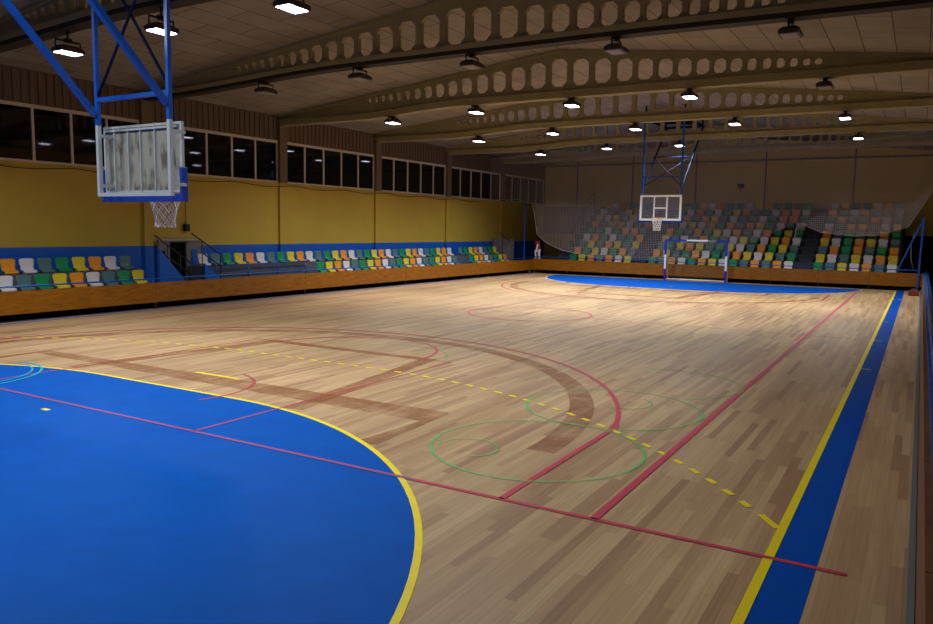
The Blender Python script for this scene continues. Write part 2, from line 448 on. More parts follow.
# ceiling: two slopes
c = MB()
for xa, xb in ((XW - .2, XM), (XM, XR + .2)):
    za, zb = roof(xa), roof(xb)
    v = [(xa, YB, za), (xb, YB, zb), (xb, YF, zb), (xa, YF, za)]
    c.quad([v[3], v[2], v[1], v[0]]); c.quad([(x, y, z + .15) for x, y, z in v])
struct(c.build('ceiling', [MT['ceil']], clean=False))

# ---------------------------------------------------------------- roof beams
def sst(t): t = max(0, min(1, t)); return t * t * (3 - 2 * t)
HAS_STRIP = True
def beam_bot(x):
    if HAS_STRIP: return 6.72 - (.26 if x < XM else .08) * sst((abs(x - XM) - 3.2) / 7.5)
    return 6.52 - (.22 if x < XM else .0) * sst((abs(x - XM) - 3.5) / 4.5)
OFF = [0, .72, 1.42, 2.1, 2.73, 3.32, 3.87, 4.38, 4.85, 5.29, 5.70, 6.08, 6.43, 6.76, 7.07, 7.36]
def make_beam_mesh():
    b = MB(); t = .07
    cs = sorted([XM - o for o in OFF[1:]] + [XM + o for o in OFF])
    edges = [cs[0] - .15] + [(cs[i] + cs[i + 1]) / 2 for i in range(len(cs) - 1)] + [cs[-1] + .15]
    def face(pts, flip=False):
        for s in (-1, 1):
            q = [(x, s * t, z) for x, z in pts]
            b.quad(q if s < 0 else q[::-1])
    for i, cxx in enumerate(cs):
        xa, xb = edges[i], edges[i + 1]
        k = abs(cxx - XM); h = .83 - .091 * k; wd = (xb - xa) * (.77 if k < 5.5 else .62)
        z0 = 6.86; z1 = z0 + h; l, r = cxx - wd / 2, cxx + wd / 2
        ch = min(.14, wd * .25, h * .3)
        o = [(l + ch, z0), (r - ch, z0), (r, z0 + ch), (r, z1 - ch), (r - ch, z1), (l + ch, z1), (l, z1 - ch), (l, z0 + ch)]
        BL, BR, TR, TL = (xa, beam_bot(xa)), (xb, beam_bot(xb)), (xb, roof(xb)), (xa, roof(xa))
        face([BL, BR, o[1], o[0]]); face([BR, o[2], o[1]]); face([BR, TR, o[3], o[2]]); face([TR, o[4], o[3]])
        face([TR, TL, o[5], o[4]]); face([TL, o[6], o[5]]); face([TL, BL, o[7], o[6]]); face([BL, o[0], o[7]])
        for j in range(8):
            a, c2 = o[j], o[(j + 1) % 8]
            b.quad([(a[0], -t, a[1]), (a[0], t, a[1]), (c2[0], t, c2[1]), (c2[0], -t, c2[1])])
    for xa, xb in ((XW, edges[0]), (edges[-1], XR)):
        n = 12
        for i in range(n):
            p, q = xa + (xb - xa) * i / n, xa + (xb - xa) * (i + 1) / n
            face([(p, beam_bot(p)), (q, beam_bot(q)), (q, roof(q)), (p, roof(p))])
    # flanges following the lower edge and the roof line
    n = 60
    for i in range(n):
        p, q = XW + (XR - XW) * i / n, XW + (XR - XW) * (i + 1) / n
        for fn, d0, d1, hw in ((beam_bot, -.02, .11 if HAS_STRIP else .20, .17), (roof, -.09, -.005, .13)):
            a0, a1, c0, c1 = fn(p) + d0, fn(p) + d1, fn(q) + d0, fn(q) + d1
            b.quad([(p, -hw, a0), (q, -hw, c0), (q, -hw, c1), (p, -hw, a1)]); b.quad([(p, hw, a1), (q, hw, c1), (q, hw, c0), (p, hw, a0)])
            b.quad([(p, -hw, a0), (p, hw, a0), (q, hw, c0), (q, -hw, c0)]); b.quad([(p, -hw, a1), (q, -hw, c1), (q, hw, c1), (p, hw, a1)])
    r = MB();  # dark strip running along the underside of the lower flange
    for i in range(n):
        p, q = XW + .2 + (XR - XW - .4) * i / n, XW + .2 + (XR - XW - .4) * (i + 1) / n
        a0, c0 = beam_bot(p) - .12, beam_bot(q) - .12; a1, c1 = beam_bot(p) - .02, beam_bot(q) - .02; hw = .17
        r.quad([(p, -hw, a0), (q, -hw, c0), (q, -hw, c1), (p, -hw, a1)]); r.quad([(p, hw, a1), (q, hw, c1), (q, hw, c0), (p, hw, a0)])
        r.quad([(p, -hw, a0), (p, hw, a0), (q, hw, c0), (q, -hw, c0)])
    return b.mesh('beam', [MT['beam']]), r.mesh('soffit_strip', [MT['beamdark']])
bmeA, rme = make_beam_mesh()
HAS_STRIP = False
bmeB, _ = make_beam_mesh()
ordn = ['first', 'second', 'third', 'fourth', 'fifth', 'sixth', 'seventh', 'eighth', 'ninth', 'tenth', 'eleventh', 'twelfth', 'thirteenth', 'fourteenth', 'fifteenth', 'sixteenth', 'seventeenth', 'eighteenth', 'nineteenth', 'twentieth'] + ['twenty-' + s for s in ('first', 'second', 'third', 'fourth', 'fifth', 'sixth', 'seventh', 'eighth', 'ninth')] + ['thirtieth', 'thirty-first', 'thirty-second', 'thirty-third']
blab = ['concrete roof beam just beyond the near hoop tower, mostly cut off by the photo top',
        'nearest roof beam with its whole run of octagonal holes in view',
        'roof beam with octagonal holes, next behind the nearest full one',
        'roof beam with octagonal holes, third from the top of the photo',
        'roof beam holding the far hoop frame, second from the far wall',
        'roof beam with small holes nearest the far wall']
for i in range(6):
    t = thing('roof_beam', (0, BAYS[i + 1], 0), blab[i], 'beam', 'openwork roof beams across the hall')
    for nme, me in (('web', bmeA if i < 2 else bmeB), ('soffit_strip', rme)):
        if nme == 'soffit_strip' and i > 1: continue
        o = bpy.data.objects.new(nme, me); col.objects.link(o); o.parent = t

# ---------------------------------------------------------------- floodlights
def lamp_meshes():
    h = MB()   # housing: tapered box, lens below
    for (z0, a0, b0), (z1, a1, b1) in (((0, .26, .19), (.08, .26, .19)), ((.08, .26, .19), (.14, .18, .11))):
        p = [(-a0, -b0, z0), (a0, -b0, z0), (a0, b0, z0), (-a0, b0, z0)]; q = [(-a1, -b1, z1), (a1, -b1, z1), (a1, b1, z1), (-a1, b1, z1)]
        for k in range(4):
            h.quad([p[k], p[(k + 1) % 4], q[(k + 1) % 4], q[k]])
    h.quad([(-.18, -.11, .14), (.18, -.11, .14), (.18, .11, .14), (-.18, .11, .14)])
    h.quad([(-.26, -.19, 0), (-.24, -.16, 0), (.24, -.16, 0), (.26, -.19, 0)]); h.quad([(-.26, .19, 0), (.26, .19, 0), (.24, .16, 0), (-.24, .16, 0)])
    h.quad([(-.26, -.19, 0), (-.26, .19, 0), (-.24, .16, 0), (-.24, -.16, 0)]); h.quad([(.26, -.19, 0), (.24, -.16, 0), (.24, .16, 0), (.26, .19, 0)])
    l = MB(); l.box((-.23, -.15, -.012), (.23, .15, .01))
    br = MB(); br.tube([(-.28, 0, .05), (-.28, 0, .19), (.28, 0, .19), (.28, 0, .05)], .022, 6)
    br.box((-.07, -.05, .17), (.07, .05, .255))
    return h.mesh('lamp_housing', [MT['lampbody']]), l
def bracket(h):
    if h not in BRK:
        br = MB(); br.tube([(-.28, 0, .05), (-.28, 0, h - .055), (.28, 0, h - .055), (.28, 0, .05)], .022, 6)
        br.box((-.07, -.05, h - .08), (.07, .05, h)); BRK[h] = br.mesh('bracket', [MT['bmetal']])
    return BRK[h]
BRK = {}
hme, lmb = lamp_meshes()
lit_me = lmb.mesh('lens_lit', [MT['lit']]); off_me = lmb.mesh('lens_off', [MT['unlit']])
ld = bpy.data.lights.new('floodlight_glow', 'AREA'); ld.shape = 'RECTANGLE'; ld.size = .40; ld.size_y = .26; ld.energy = 165; ld.color = (.92, 1.0, .985); ld.spread = math.radians(140)
ld1 = ld.copy(); ld1.energy = 112; ld0 = ld.copy(); ld0.energy = 150; ld0.spread = math.radians(165)
LX = [3.4, 6.8, 10.2, 13.8, 17.3]
LIT = {0: [0, 1, 1, 1, 0], 1: [1, 1, 1, 1, 0], 2: [0, 0, 0, 0, 0], 3: [1, 1, 1, 1, 0], 4: [1, 1, 1, 1, 1], 5: [1, 1, 1, 1, 1]}
bn = {1: 'the nearest visible beam', 2: 'the nearest beam showing all its holes', 3: 'the second fully visible beam', 4: 'the third fully visible beam', 5: 'the beam beside the far hoop frame'}
pos = ['above the left boards', 'second from the left wall', 'in the hall middle', 'second from the right side', 'nearest the right side']
for bi in range(0, 6):
    Y = BAYS[bi]
    for k, x in enumerate(LX):
        on = LIT[bi][k]
        if bi == 5 and k == 3: continue
        if bi == 0:
            # luminaires over the camera's end of the court, just outside the frame
            lab = 'floodlight hanging over the near goal area, %s' % pos[k]
        else:
            lab = '%s floodlight under %s, %s' % ('lit' if on else 'unlit', bn[bi], pos[k])
        z = (6.02 if bi == 1 else 6.20) if bi > 0 else 6.2
        HAS_STRIP = bi <= 2; zt = beam_bot(x) - (.12 if HAS_STRIP else .02)
        dz = .30 if HAS_STRIP else .24; z = zt - dz
        if bi == 1 and k == 0: x = 3.75
        if bi == 1: z = zt - .45; dz = .45
        t = thing('floodlight', (x, Y, z), lab, 'lamp', 'floodlights hanging from the roof beams', rz=PI / 2)
        for nme, me in (('housing', hme), ('lens', lit_me if on else off_me), ('bracket', bracket(dz if dz < .4 else .3))):
            o = bpy.data.objects.new(nme, me); col.objects.link(o); o.parent = t
        if bi == 1:
            s_ = MB(); s_.tube([(0, 0, .29), (0, 0, .45)], .02, 6); s_.build('stem', [MT['bmetal']], t)
        if on:
            lo = bpy.data.objects.new('glow', ld0 if bi == 0 else (ld1 if bi == 1 else ld)); col.objects.link(lo); lo.parent = t; lo.location = (0, 0, -.02)

# ---------------------------------------------------------------- boards round the court
def board_x(name, x, y0, y1, zb, zt, face, mt, label, npan, rails):
    t = thing(name, (x, y0, 0), label, 'barrier')
    p = MB(); L = (y1 - y0) / npan
    for i in range(npan):
        p.box((x - .05, y0 + i * L + .006, zb), (x + .05, y0 + (i + 1) * L - .006, zt))
    part(p, 'panelling', [mt], t)
    g = MB()
    for i in range(npan + 1):
        yy = min(max(y0 + i * L, y0 + .05), y1 - .05)
        g.box((x - .03, yy - .03, 0), (x + .03, yy + .03, zb))
    part(g, 'feet', [MT['bmetal']], t)
    b = MB(); b.box((min(x - face * .29, x - face * .26), y0, 0), (max(x - face * .29, x - face * .26), y1, zb + .3)); part(b, 'gap_shade_sheet', [MT['black']], t)  # black sheet standing in for the shade seen through the foot gap
    r = MB()
    r.tube([(x - face * .06, y0, rails), (x - face * .06, y1, rails)], .025, 6)
    for i in range(npan + 1):
        yy = min(max(y0 + i * L, y0 + .05), y1 - .05)
        r.tube([(x - face * .06, yy, zb), (x - face * .06, yy, rails)], .015, 5)
    part(r, 'top_rail', [MT['railb']], t)
    return t
board_x('barrier_board', BX, -5.9, FY - .06, .19, .75, 1, MT['board'], 'long brown wooden barrier board below the left wall seats', 7, .86)
t = board_x('barrier_board', FX, -5.9, FY - .06, .10, .80, -1, MT['boarddk'], 'dark wooden barrier board with blue top rail at the right side', 20, .90)
k_ = MB(); k_.box((FX + .0, -5.9, .80), (FX + .16, FY - .06, .84)); part(k_, 'cap_rail', [MT['railb']], t)
k_ = MB(); k_.box((FX - .10, -5.9, 0), (FX - .055, FY - .06, .09)); part(k_, 'kick_rail', [MT['gmetal']], t)
t = thing('barrier_board', (BX, FY, 0), 'brown wooden barrier board behind the far goal', 'barrier')
p = MB(); n = 9; L = (FX - BX) / n
for i in range(n): p.box((BX + i * L + .006, FY - .05, .20), (BX + (i + 1) * L - .006, FY + .05, .80))
part(p, 'panelling', [MT['board']], t)
p = MB()
for i in range(n + 1): p.box((BX + i * L - .03, FY - .03, 0), (BX + i * L + .03, FY + .03, .20))
part(p, 'feet', [MT['bmetal']], t)
p = MB(); p.box((BX + .05, FY + .26, 0), (FX - .05, FY + .30, .5)); part(p, 'gap_shade_sheet', [MT['black']], t)  # same black sheet, painting the far gap's shade
p = MB(); p.tube([(BX, FY + .06, .92), (18.9, FY + .06, .92)], .022, 6)
for i in range(n + 1): p.tube([(min(BX + i * L, 18.9), FY + .06, .14), (min(BX + i * L, 18.9), FY + .06, .92)], .014, 5)
part(p, 'top_rail', [MT['railb']], t)

# ---------------------------------------------------------------- grandstands
def stand_seat_mesh(m, nm):
    """moulded shell: pan, curved back with a waist; faces -Y, origin on the step"""
    prof = [(-.07, .02, .33), (-.06, .06, .35), (-.03, .078, .36), (.02, .08, .36), (.06, .085, .36), (.10, .12, .345), (.115, .19, .335), (.125, .27, .37), (.135, .34, .39), (.142, .39, .375), (.142, .42, .27)]
    s = MB(); nu = 6; th = .014
    G = []
    for side in (0, 1):
        g = []
        for k, (py, pz, wd) in enumerate(prof):
            a = prof[max(k - 1, 0)]; b = prof[min(k + 1, len(prof) - 1)]
            d = Vector((b[0] - a[0], b[1] - a[1])).normalized(); nrm = Vector((-d.y, d.x))
            rowv = []
            for j in range(nu + 1):
                u = -1 + 2 * j / nu
                cup = .025 * u * u
                rowv.append((u * wd * .53, py + nrm.x * (cup - side * th) , pz + nrm.y * (cup - side * th)))
            g.append(rowv)
        G.append(g)
    idx = {}
    for side in (0, 1):
        for k in range(len(prof)):
            for j in range(nu + 1):
                idx[(side, k, j)] = len(s.v); s.v.append(G[side][k][j])
    def f(*q): s.f.append(tuple(idx[a] for a in q)); s.m.append(0); s.smooth.append(True)
    K = len(prof) - 1
    for k in range(K):
        for j in range(nu):
            f((0, k, j), (0, k, j + 1), (0, k + 1, j + 1), (0, k + 1, j)); f((1, k, j), (1, k + 1, j), (1, k + 1, j + 1), (1, k, j + 1))
        f((0, k, 0), (0, k + 1, 0), (1, k + 1, 0), (1, k, 0)); f((0, k, nu), (1, k, nu), (1, k + 1, nu), (0, k + 1, nu))
    for j in range(nu):
        f((0, 0, j), (1, 0, j), (1, 0, j + 1), (0, 0, j + 1)); f((0, K, j), (0, K, j + 1), (1, K, j + 1), (1, K, j))
    s.box((-.13, -.05, 0), (-.09, .09, .085), 0); s.box((.09, -.05, 0), (.13, .09, .085), 0)
    me = s.mesh(nm, [m])
    return me
SM = {k: stand_seat_mesh(v[1], 'seat_shell_' + v[0].replace(' ', '_')) for k, v in SEATC.items()}
def seat(x, y, z, rz, c, label, group):
    o = bpy.data.objects.new('stadium_seat', SM[c]); col.objects.link(o); o.location = (x, y, z); o.rotation_euler.z = rz
    tag(o, label, 'seat', group)
# left stand: two steps
Z1, Z2 = .62, 1.02
PY0, PY1 = 14.97, 16.68       # stair tunnel
QY0, QY1 = 35.9 + .0, 37.4
def stand_left(y0, y1, label):
    s = MB(); s.prism_y([(XW + .01, 0), (-.02, 0), (-.02, Z1), (-1.0, Z1), (-1.0, Z2), (XW + .01, Z2)], y0, y1)
    o = s.build('grandstand', [MT['conc']]); tag(o, label, 'grandstand')
def stand_left2(ya, yb, y1, label):
    s = MB(); v = [(-1.0, 0), (-.02, 0), (-.02, Z1), (-1.0, Z1)]; s.prism_y(v, ya, y1)
    s.prism_y([(XW + .01, 0), (-1.0, 0), (-1.0, Z2), (XW + .01, Z2)], yb, y1)
    tag(s.build('grandstand', [MT['conc']]), label, 'grandstand')
stand_left(-5.9, 13.7, 'two-step grey stand along the left wall, before the stair tunnel')
stand_left2(15.6, 16.1, 37.85, 'two-step grey stand along the left wall, beyond the stair tunnel')
cyc = 'WSGYO'
XB_, XF_ = -1.25, -.45
def lseat(y, row, c, lab): seat(XB_ if row == 2 else XF_, y, Z2 if row == 2 else Z1, -PI / 2 + PI, c, lab, None or 'plastic seats along the left wall')
first = 'OWSGYOWS'
for i, c in enumerate(first):
    lseat(9.87 + .505 * i, 2, c, '%s plastic seat, %s in the upper row before the left stair tunnel' % (SEATC[c][0], ordn[i]))
for i in range(9):
    c = cyc[i % 5]
    lseat(9.35 + .49 * i, 1, c, '%s plastic seat, %s in the lower row before the left stair tunnel' % (SEATC[c][0], ordn[i]))
for i in range(31):
    c = cyc[i % 5]
    lseat(16.38 + .53 * i, 2, c, '%s plastic seat, %s beyond the stair tunnel in the left upper row' % (SEATC[c][0], ordn[i]))
for i in range(20):
    c = 'GYOWS'[i % 5]
    lseat(21.43 + .532 * i, 1, c, '%s plastic seat, %s in the long lower row of the left stand' % (SEATC[c][0], ordn[i]))
for i in range(8):
    c = 'SGYOWSGY'[i]; lseat(33.38 + .547 * i, 2, c, '%s plastic seat, %s in the upper row near the far left corner' % (SEATC[c][0], ordn[i]))
for i in range(8):
    c = 'GYOWSGYO'[i]; lseat(33.2 + .54 * i, 1, c, '%s plastic seat, %s in the lower row near the far left corner' % (SEATC[c][0], ordn[i]))
# far stand: nine steps
FR, FD = .38, .78
def fz(i): return .70 + FR * i
def fy(i): return FY + .35 + FD * i
s = MB(); poly = [(fy(0) - .02, 0), (fy(0) - .02, fz(0))]
for i in range(9):
    poly += [(fy(i) - .02, fz(i))] if i == 0 else [(fy(i), fz(i - 1)), (fy(i), fz(i))]
poly += [(YF - .13, fz(8)), (YF - .13, 0)]
pp = []
for q in poly:
    if not pp or (abs(q[0] - pp[-1][0]) > 1e-6 or abs(q[1] - pp[-1][1]) > 1e-6): pp.append(q)
s.prism_x(pp, 1.9, 18.95)
tag(s.build('grandstand', [MT['concd']]), 'steep grey nine-row stand behind the far goal', 'grandstand')
blocks = [
 ['GYOSOWY', 'OGYWGOS', 'SYSOYSY', 'WOGWSGO', 'GSWGOOS', 'OSYOWSO', 'YWOSYSG', 'WSSYOGS', 'YWOGSGY'],
 ['GSOWGOYWGSOSOW', 'OYSGOWGSOYWYSG', 'SGYOYSGYWSOGYS', 'YSWSOGSWYGWYOW', 'OGSOGYWOSWOGYG', 'SWYWOGOSOYGWSW', 'SOSOYSWSGWGOOG', 'GWOSWGYOSGWOOW', 'GSYWOSSWYOSGSG'],
 ['GSYWOSW', 'YWSYWOY', 'SOGOSGO', 'YWGOYWS', 'OSGSSOG', 'WGOOSWY', 'GOSSOWS', 'OSWOSSW', 'WYSSWOS']]
x0s = [(2.95, .53), (7.48, .52), (15.56, .517)]
bname = ['left block', 'middle block', 'right block']
for b in range(3):
    for r in range(9):
        for k, c in enumerate(blocks[b][r]):
            x = x0s[b][0] + x0s[b][1] * k
            if b == 0: x -= .045 * r
            seat(x, fy(r) + .33, fz(r), 0, c, '%s plastic seat, %s from left in the %s row, far stand %s' % (SEATC[c][0], ordn[k], ordn[r], bname[b]), 'plastic seats of the far stand')
# aisle steps in the far stand
for nm, xa, xb, lb in (('aisle_steps', 6.50, 7.15, 'concrete aisle steps left of the goal in the far stand'), ('aisle_steps', 14.62, 15.22, 'concrete aisle steps near the right block of the far stand')):
    s = MB()
    pl = []
    for i in range(8): pl += [(fy(i + 1) - .36, fz(i) + .004), (fy(i + 1) - .36, fz(i) + FR / 2), (fy(i + 1) + .004, fz(i) + FR / 2), (fy(i + 1) + .004, fz(i + 1) + .004)]
    pl += [(fy(8) + .1, fz(8) + .004), (fy(8) + .1, fz(8) - .3), (fy(1) - .36, fz(0) - .3)]
    s.prism_x(pl, xa, xb)
    tag(s.build(nm, [MT['concd']]), lb, 'stairs')

# stair tunnel portals on the left stand
def portal(yo, label, lab1, lab2, big=True):
    y0, y1 = PY0 + yo, PY1 + yo; ya, yb = 15.40 + yo, 16.08 + yo; xf = -1.80; zt = 1.88
    t = thing('tunnel_entrance', (-1.2, (y0 + y1) / 2, 0), label, 'doorway')
    p = MB(); p.box((XW + .11, y0, 0), (xf, ya, zt)); p.box((XW + .11, yb, 0), (xf, y1, zt)); p.box((XW + .11, ya, zt - .04), (xf, yb, zt))
    part(p, 'walls', [MT['plaster']], t)
    p = MB(); p.box((XW + .11, y0 - .03, zt), (xf + .04, y1 + .03, zt + .06)); part(p, 'coping', [MT['wmetal']], t)
    p = MB(); p.box((XW + .11, ya, 0), (XW + .12, yb, zt - .05)); part(p, 'dark_opening', [MT['black']], t)
    p = MB(); p.box((xf, yb + .20, 1.03), (xf + .03, yb + .40, 1.59)); part(p, 'blue_panel', [MT['bluew']], t)
    p = MB(); p.box((xf, y0 + .08, 1.2), (xf + .03, y0 + .22, 1.55)); part(p, 'dark_slot', [MT['black']], t)
    for q, lb in ((0, lab1), (1, lab2)):
        a = 13.80 + yo if q == 0 else 15.05 + yo
        ex = 0 if q == 0 else 0
        st = thing('stair_flank', (-.2, a, 0), lb, 'stair side')
        p = MB(); yA = a if q == 0 else a + .47
        zA = 1.68 if q == 0 else 1.18
        yE, zE = (14.75 + yo, .66) if q == 0 else (16.22 + yo, .62)
        p.prism_x([(yA, 0), (yE + .2, 0), (yE + .2, zE - .12), (yE, zE), (yA, zA)], -.33, -.24); part(p, 'stringer', [MT['bluew']], st)
        if q == 0:
            R = [(13.66, 2.10), (14.98, 1.22)]; R2 = [(13.86, 1.58), (14.98, .86)]
        else:
            R = [(15.04, 2.16), (16.20, 1.46)]; R2 = [(15.5, 1.5), (16.20, 1.08)]
        p = MB()
        for rr in (R, R2): p.tube([(-.28, rr[0][0] + yo, rr[0][1]), (-.28, rr[1][0] + yo, rr[1][1])], .022, 6)
        for fr_ in ((.0, .35, .7, 1.0) if q == 0 else (.35, 1.0)):
            yy = R[0][0] + (R[1][0] - R[0][0]) * fr_ + yo; zz = R[0][1] + (R[1][1] - R[0][1]) * fr_
            if fr_ == 0: continue
            p.tube([(-.28, yy, .5), (-.28, yy, zz)], .018, 6)
        part(p, 'handrail', [MT['raild']], st)
portal(0, 'grey stair tunnel entrance with dark opening between the left seats', 'blue stair side with dark handrail in front of the tunnel opening', 'blue stair side with handrail right after the grey tunnel')
t = thing('tunnel_entrance', (-1.2, 38.0, 0), 'small grey tunnel wall in the far left corner', 'doorway')
p = MB(); p.box((XW + .11, 37.9, 0), (-.75, 38.45, 1.86)); part(p, 'walls', [MT['plaster']], t)
p = MB(); p.tube([(-.7, 36.6, 2.25), (-.7, 37.9, 1.7)], .025, 6); p.tube([(-.7, 36.9, 1.0), (-.7, 36.9, 2.1)], .02, 6); part(p, 'handrail', [MT['raild']], t)
# walkway rail in front of the upper seats
t = thing('guard_rail', (-.85, 15.9, Z1), 'low blue guard rail on posts in front of the upper seats', 'railing')
p = MB(); p.tube([(-.85, 15.9, 1.05), (-.85, 21.0, 1.08)], .025, 6); p.tube([(-.85, 15.9, .84), (-.85, 21.0, .86)], .015, 6)
part(p, 'rails', [MT['railb']], t)
for y in (16.5, 17.95, 19.4, 20.9):
    p = MB(); p.tube([(-.85, y, Z1), (-.85, y, 1.05)], .022, 6); part(p, 'post', [MT['railb']], t)
# handrail on the far stand's flank
t = thing('stair_handrail', (2.2, 42.0, 0), 'slanting dark handrail at the left edge of the far stand', 'railing')
p = MB(); p.tube([(1.75, 39.5, 2.1), (1.75, 44.6, 4.85)], .025, 6); p.tube([(1.75, 39.5, 1.7), (1.75, 44.6, 4.45)], .018, 6)
for y in (39.5, 41.2, 42.9, 44.6): p.tube([(1.75, y, 0), (1.75, y, 2.1 + (y - 39.5) * .539)], .02, 6)
part(p, 'rails', [MT['raild']], t)

# ---------------------------------------------------------------- basketball units
def hoop_net(mb, c, r0, r1, h, n, rows, rad):
    for d in (1, -1):
        for k in range(n):
            pts = []
            for i in range(rows + 1):
                t_ = i / rows; r = r0 + (r1 - r0) * sst(t_ * 1.3)
                a = 2 * PI * (k + d * i * .5) / n
                pts.append((c[0] + r * math.cos(a), c[1] + r * math.sin(a), c[2] - h * t_))
            mb.tube(pts, rad, 3, cap=False)
def hoop(t, cx, cy, z, sgn, rad):
    h = MB(); h.tube([(cx + .228 * math.cos(2 * PI * k / 28), cy + .228 * math.sin(2 * PI * k / 28), z) for k in range(28)], .011, 8, closed=True)
    yb = cy - sgn * .38
    h.tube([(cx - .12, yb, z), (cx - .10, cy - sgn * .2, z)], .012, 6); h.tube([(cx + .12, yb, z), (cx + .10, cy - sgn * .2, z)], .012, 6)
    h.box((cx - .12, min(yb, yb + sgn * .03), z - .10), (cx + .12, max(yb, yb + sgn * .03), z + .02))
    ho = part(h, 'hoop', [MT['orange_metal']], t)
    nt_ = MB(); hoop_net(nt_, (cx, cy, z - .01), .215, .145, .46 if sgn > 0 else .55, 9, 6, rad)
    n_ = nt_.build('hoop_net', [MT['cord']], ho, clean=False)
    n_.location = tuple(-Vector(t.location))
# near unit (seen from behind)
t = thing('basketball_hoop_unit', (CX, 5.55, 7.9), 'blue ceiling-hung basketball hoop frame nearest the camera, seen from behind', 'basketball hoop')
UX = (9.25, 10.83); UY = 5.55
for x in UX:
    p = MB(); p.bar((x, UY, 3.87), (x, UY, roof(x) - .02), .064); bevel(part(p, 'upright', [MT['towerb']], t), .008)
for x in UX:
    p = MB(); p.bar((x, UY, 2.86), (x, UY, 3.87), .056); part(p, 'white_upright', [MT['wmetal']], t)["label"] = 'white lower section of the upright'
for x, dz in zip(UX, (4.02, 4.08)):
    p = MB(); p.bar((x, UY - .05, dz), (x, 1.9, roof(x) - .03), .075); part(p, 'rear_brace', [MT['towerb']], t)
for z in (4.23, 6.6):
    p = MB(); p.bar((UX[0], UY, z), (UX[1], UY, z), .06); part(p, 'cross_bar', [MT['towerb']], t)
p = MB(); p.tube([(UX[0], UY, 4.26), (UX[1], UY, 6.4)], .022, 6); p.tube([(UX[1], UY + .03, 4.28), (UX[0], UY + .03, 6.4)], .022, 6)
part(p, 'cross_bracing', [MT['towerd']], t)
p = MB(); p.box((UX[0] - .03, UY - .03, 2.84), (UX[1] + .03, UY + .03, 2.895)); part(p, 'bottom_bar', [MT['wmetal']], t)
for z in (2.98, 3.70):
    for x in UX:
        p = MB(); p.box((x - .02, UY, z), (x + .025, 5.79, z + .045)); part(p, 'mounting_arm', [MT['wmetal']], t)
BXa, BXb, BYn = 9.0, 10.80, 5.80
p = MB(); p.box((BXa + .05, BYn - .012, 2.92), (BXb - .04, BYn + .012, 3.86)); bb = part(p, 'backboard', [MT['acr']], t)
p = MB()
def ring(p, x0, x1, z0, z1, y, w, d=.01):
    p.box((x0, y - d, z0), (x1, y + d, z0 + w)); p.box((x0, y - d, z1 - w), (x1, y + d, z1)); p.box((x0, y - d, z0 + w), (x0 + w, y + d, z1 - w)); p.box((x1 - w, y - d, z0 + w), (x1, y + d, z1 - w))
ring(p, BXa + .03, BXb - .02, 2.90, 3.88, BYn, .035, .022)
for x in (9.30, 9.62, 9.90, 10.22): p.box((x - .008, BYn - .04, 2.93), (x + .008, BYn - .014, 3.86))
p.box((BXa + .07, BYn - .05, 3.80), (BXb - .1, BYn - .014, 3.825))
fr_o = p.build('board_frame', [MT['wmetal']], bb, off=tuple(t.location))
p = MB(); ring(p, 9.60, 10.19, 3.05, 3.50, BYn + .03, .05, .004); p.build('target_square', [MT['goalwhite']], bb, off=tuple(t.location))
p = MB(); p.box((BXa + .04, BYn - .04, 2.77), (BXb, BYn + .05, 2.88)); p.box((BXb - .05, BYn - .05, 2.77), (BXb + .01, BYn + .05, 3.25)); p.box((BXa - .02, BYn - .05, 2.77), (BXa + .04, BYn + .05, 3.25))
bevel(part(p, 'edge_padding', [MT['pad']], t), .01)
p = MB(); p.box((9.6, BYn + .012, 2.88), (10.2, BYn + .03, 3.05)); part(p, 'hoop_plate', [MT['wmetal']], t)
hoop(t, 9.86, 6.19, 2.87, 1, .006)
# far unit
FYb = 31.5
t = thing('basketball_hoop_unit', (CX, FYb, 7.8), 'white-framed backboard hanging from the ceiling in front of the far stand', 'basketball hoop')
UX = (9.02, 10.72); UY = 31.66
for x in UX:
    p = MB(); p.bar((x, UY, 3.0), (x, UY, 7.36), .075); part(p, 'upright', [MT['railb']], t)
for z in (4.82, 7.32):
    p = MB(); p.bar((UX[0], UY, z), (UX[1], UY, z), .055); part(p, 'cross_bar', [MT['railb']], t)
for x in UX:
    p = MB(); p.bar((x, UY + .05, 4.3), (x, 34.9, 7.3), .06); part(p, 'rear_brace', [MT['towerd']], t)
p = MB(); p.bar((UX[0], 33.05, 5.8), (UX[1], 33.05, 5.8), .05)
for a, b in (((UX[0], 31.7, 4.4), (UX[1], 33.1, 5.8)), ((UX[1], 31.7, 4.4), (UX[0], 33.1, 5.8))): p.tube([a, b], .02, 5)
part(p, 'cross_bracing', [MT['towerd']], t)
p = MB()
for x in UX: p.bar((x, UY, 7.32), (x, 35.0, 7.32), .08)
p.bar((UX[0], 34.95, 7.32), (UX[1], 34.95, 7.32), .08); p.bar((UX[0], 33.3, 7.32), (UX[1], 33.3, 7.32), .08); p.bar((UX[0], 32, 7.32), (UX[1], 34.4, 7.32), .05)
for x in UX:
    for yy in (31.75, 34.8): p.bar((x, yy, 7.32), (x, yy, roof(x)), .06)
part(p, 'ceiling_frame', [MT['towerd']], t)
BXa, BXb = 9.00, 10.82
p = MB(); p.box((BXa + .03, FYb - .012, 2.95), (BXb - .03, FYb + .012, 4.0)); bb = part(p, 'backboard', [MT['acr2']], t)
p = MB(); ring(p, BXa, BXb, 2.93, 4.03, FYb - .02, .085, .03); p.build('board_frame', [MT['goalwhite']], bb, off=tuple(t.location))
p = MB(); ring(p, 9.60, 10.22, 2.98, 3.50, FYb - .03, .065, .006); p.box((9.60, FYb - .036, 3.50), (9.665, FYb - .024, 3.97)); p.box((10.155, FYb - .036, 3.50), (10.22, FYb - .024, 3.97)); 
p.build('target_square', [MT['goalwhite']], bb, off=tuple(t.location))
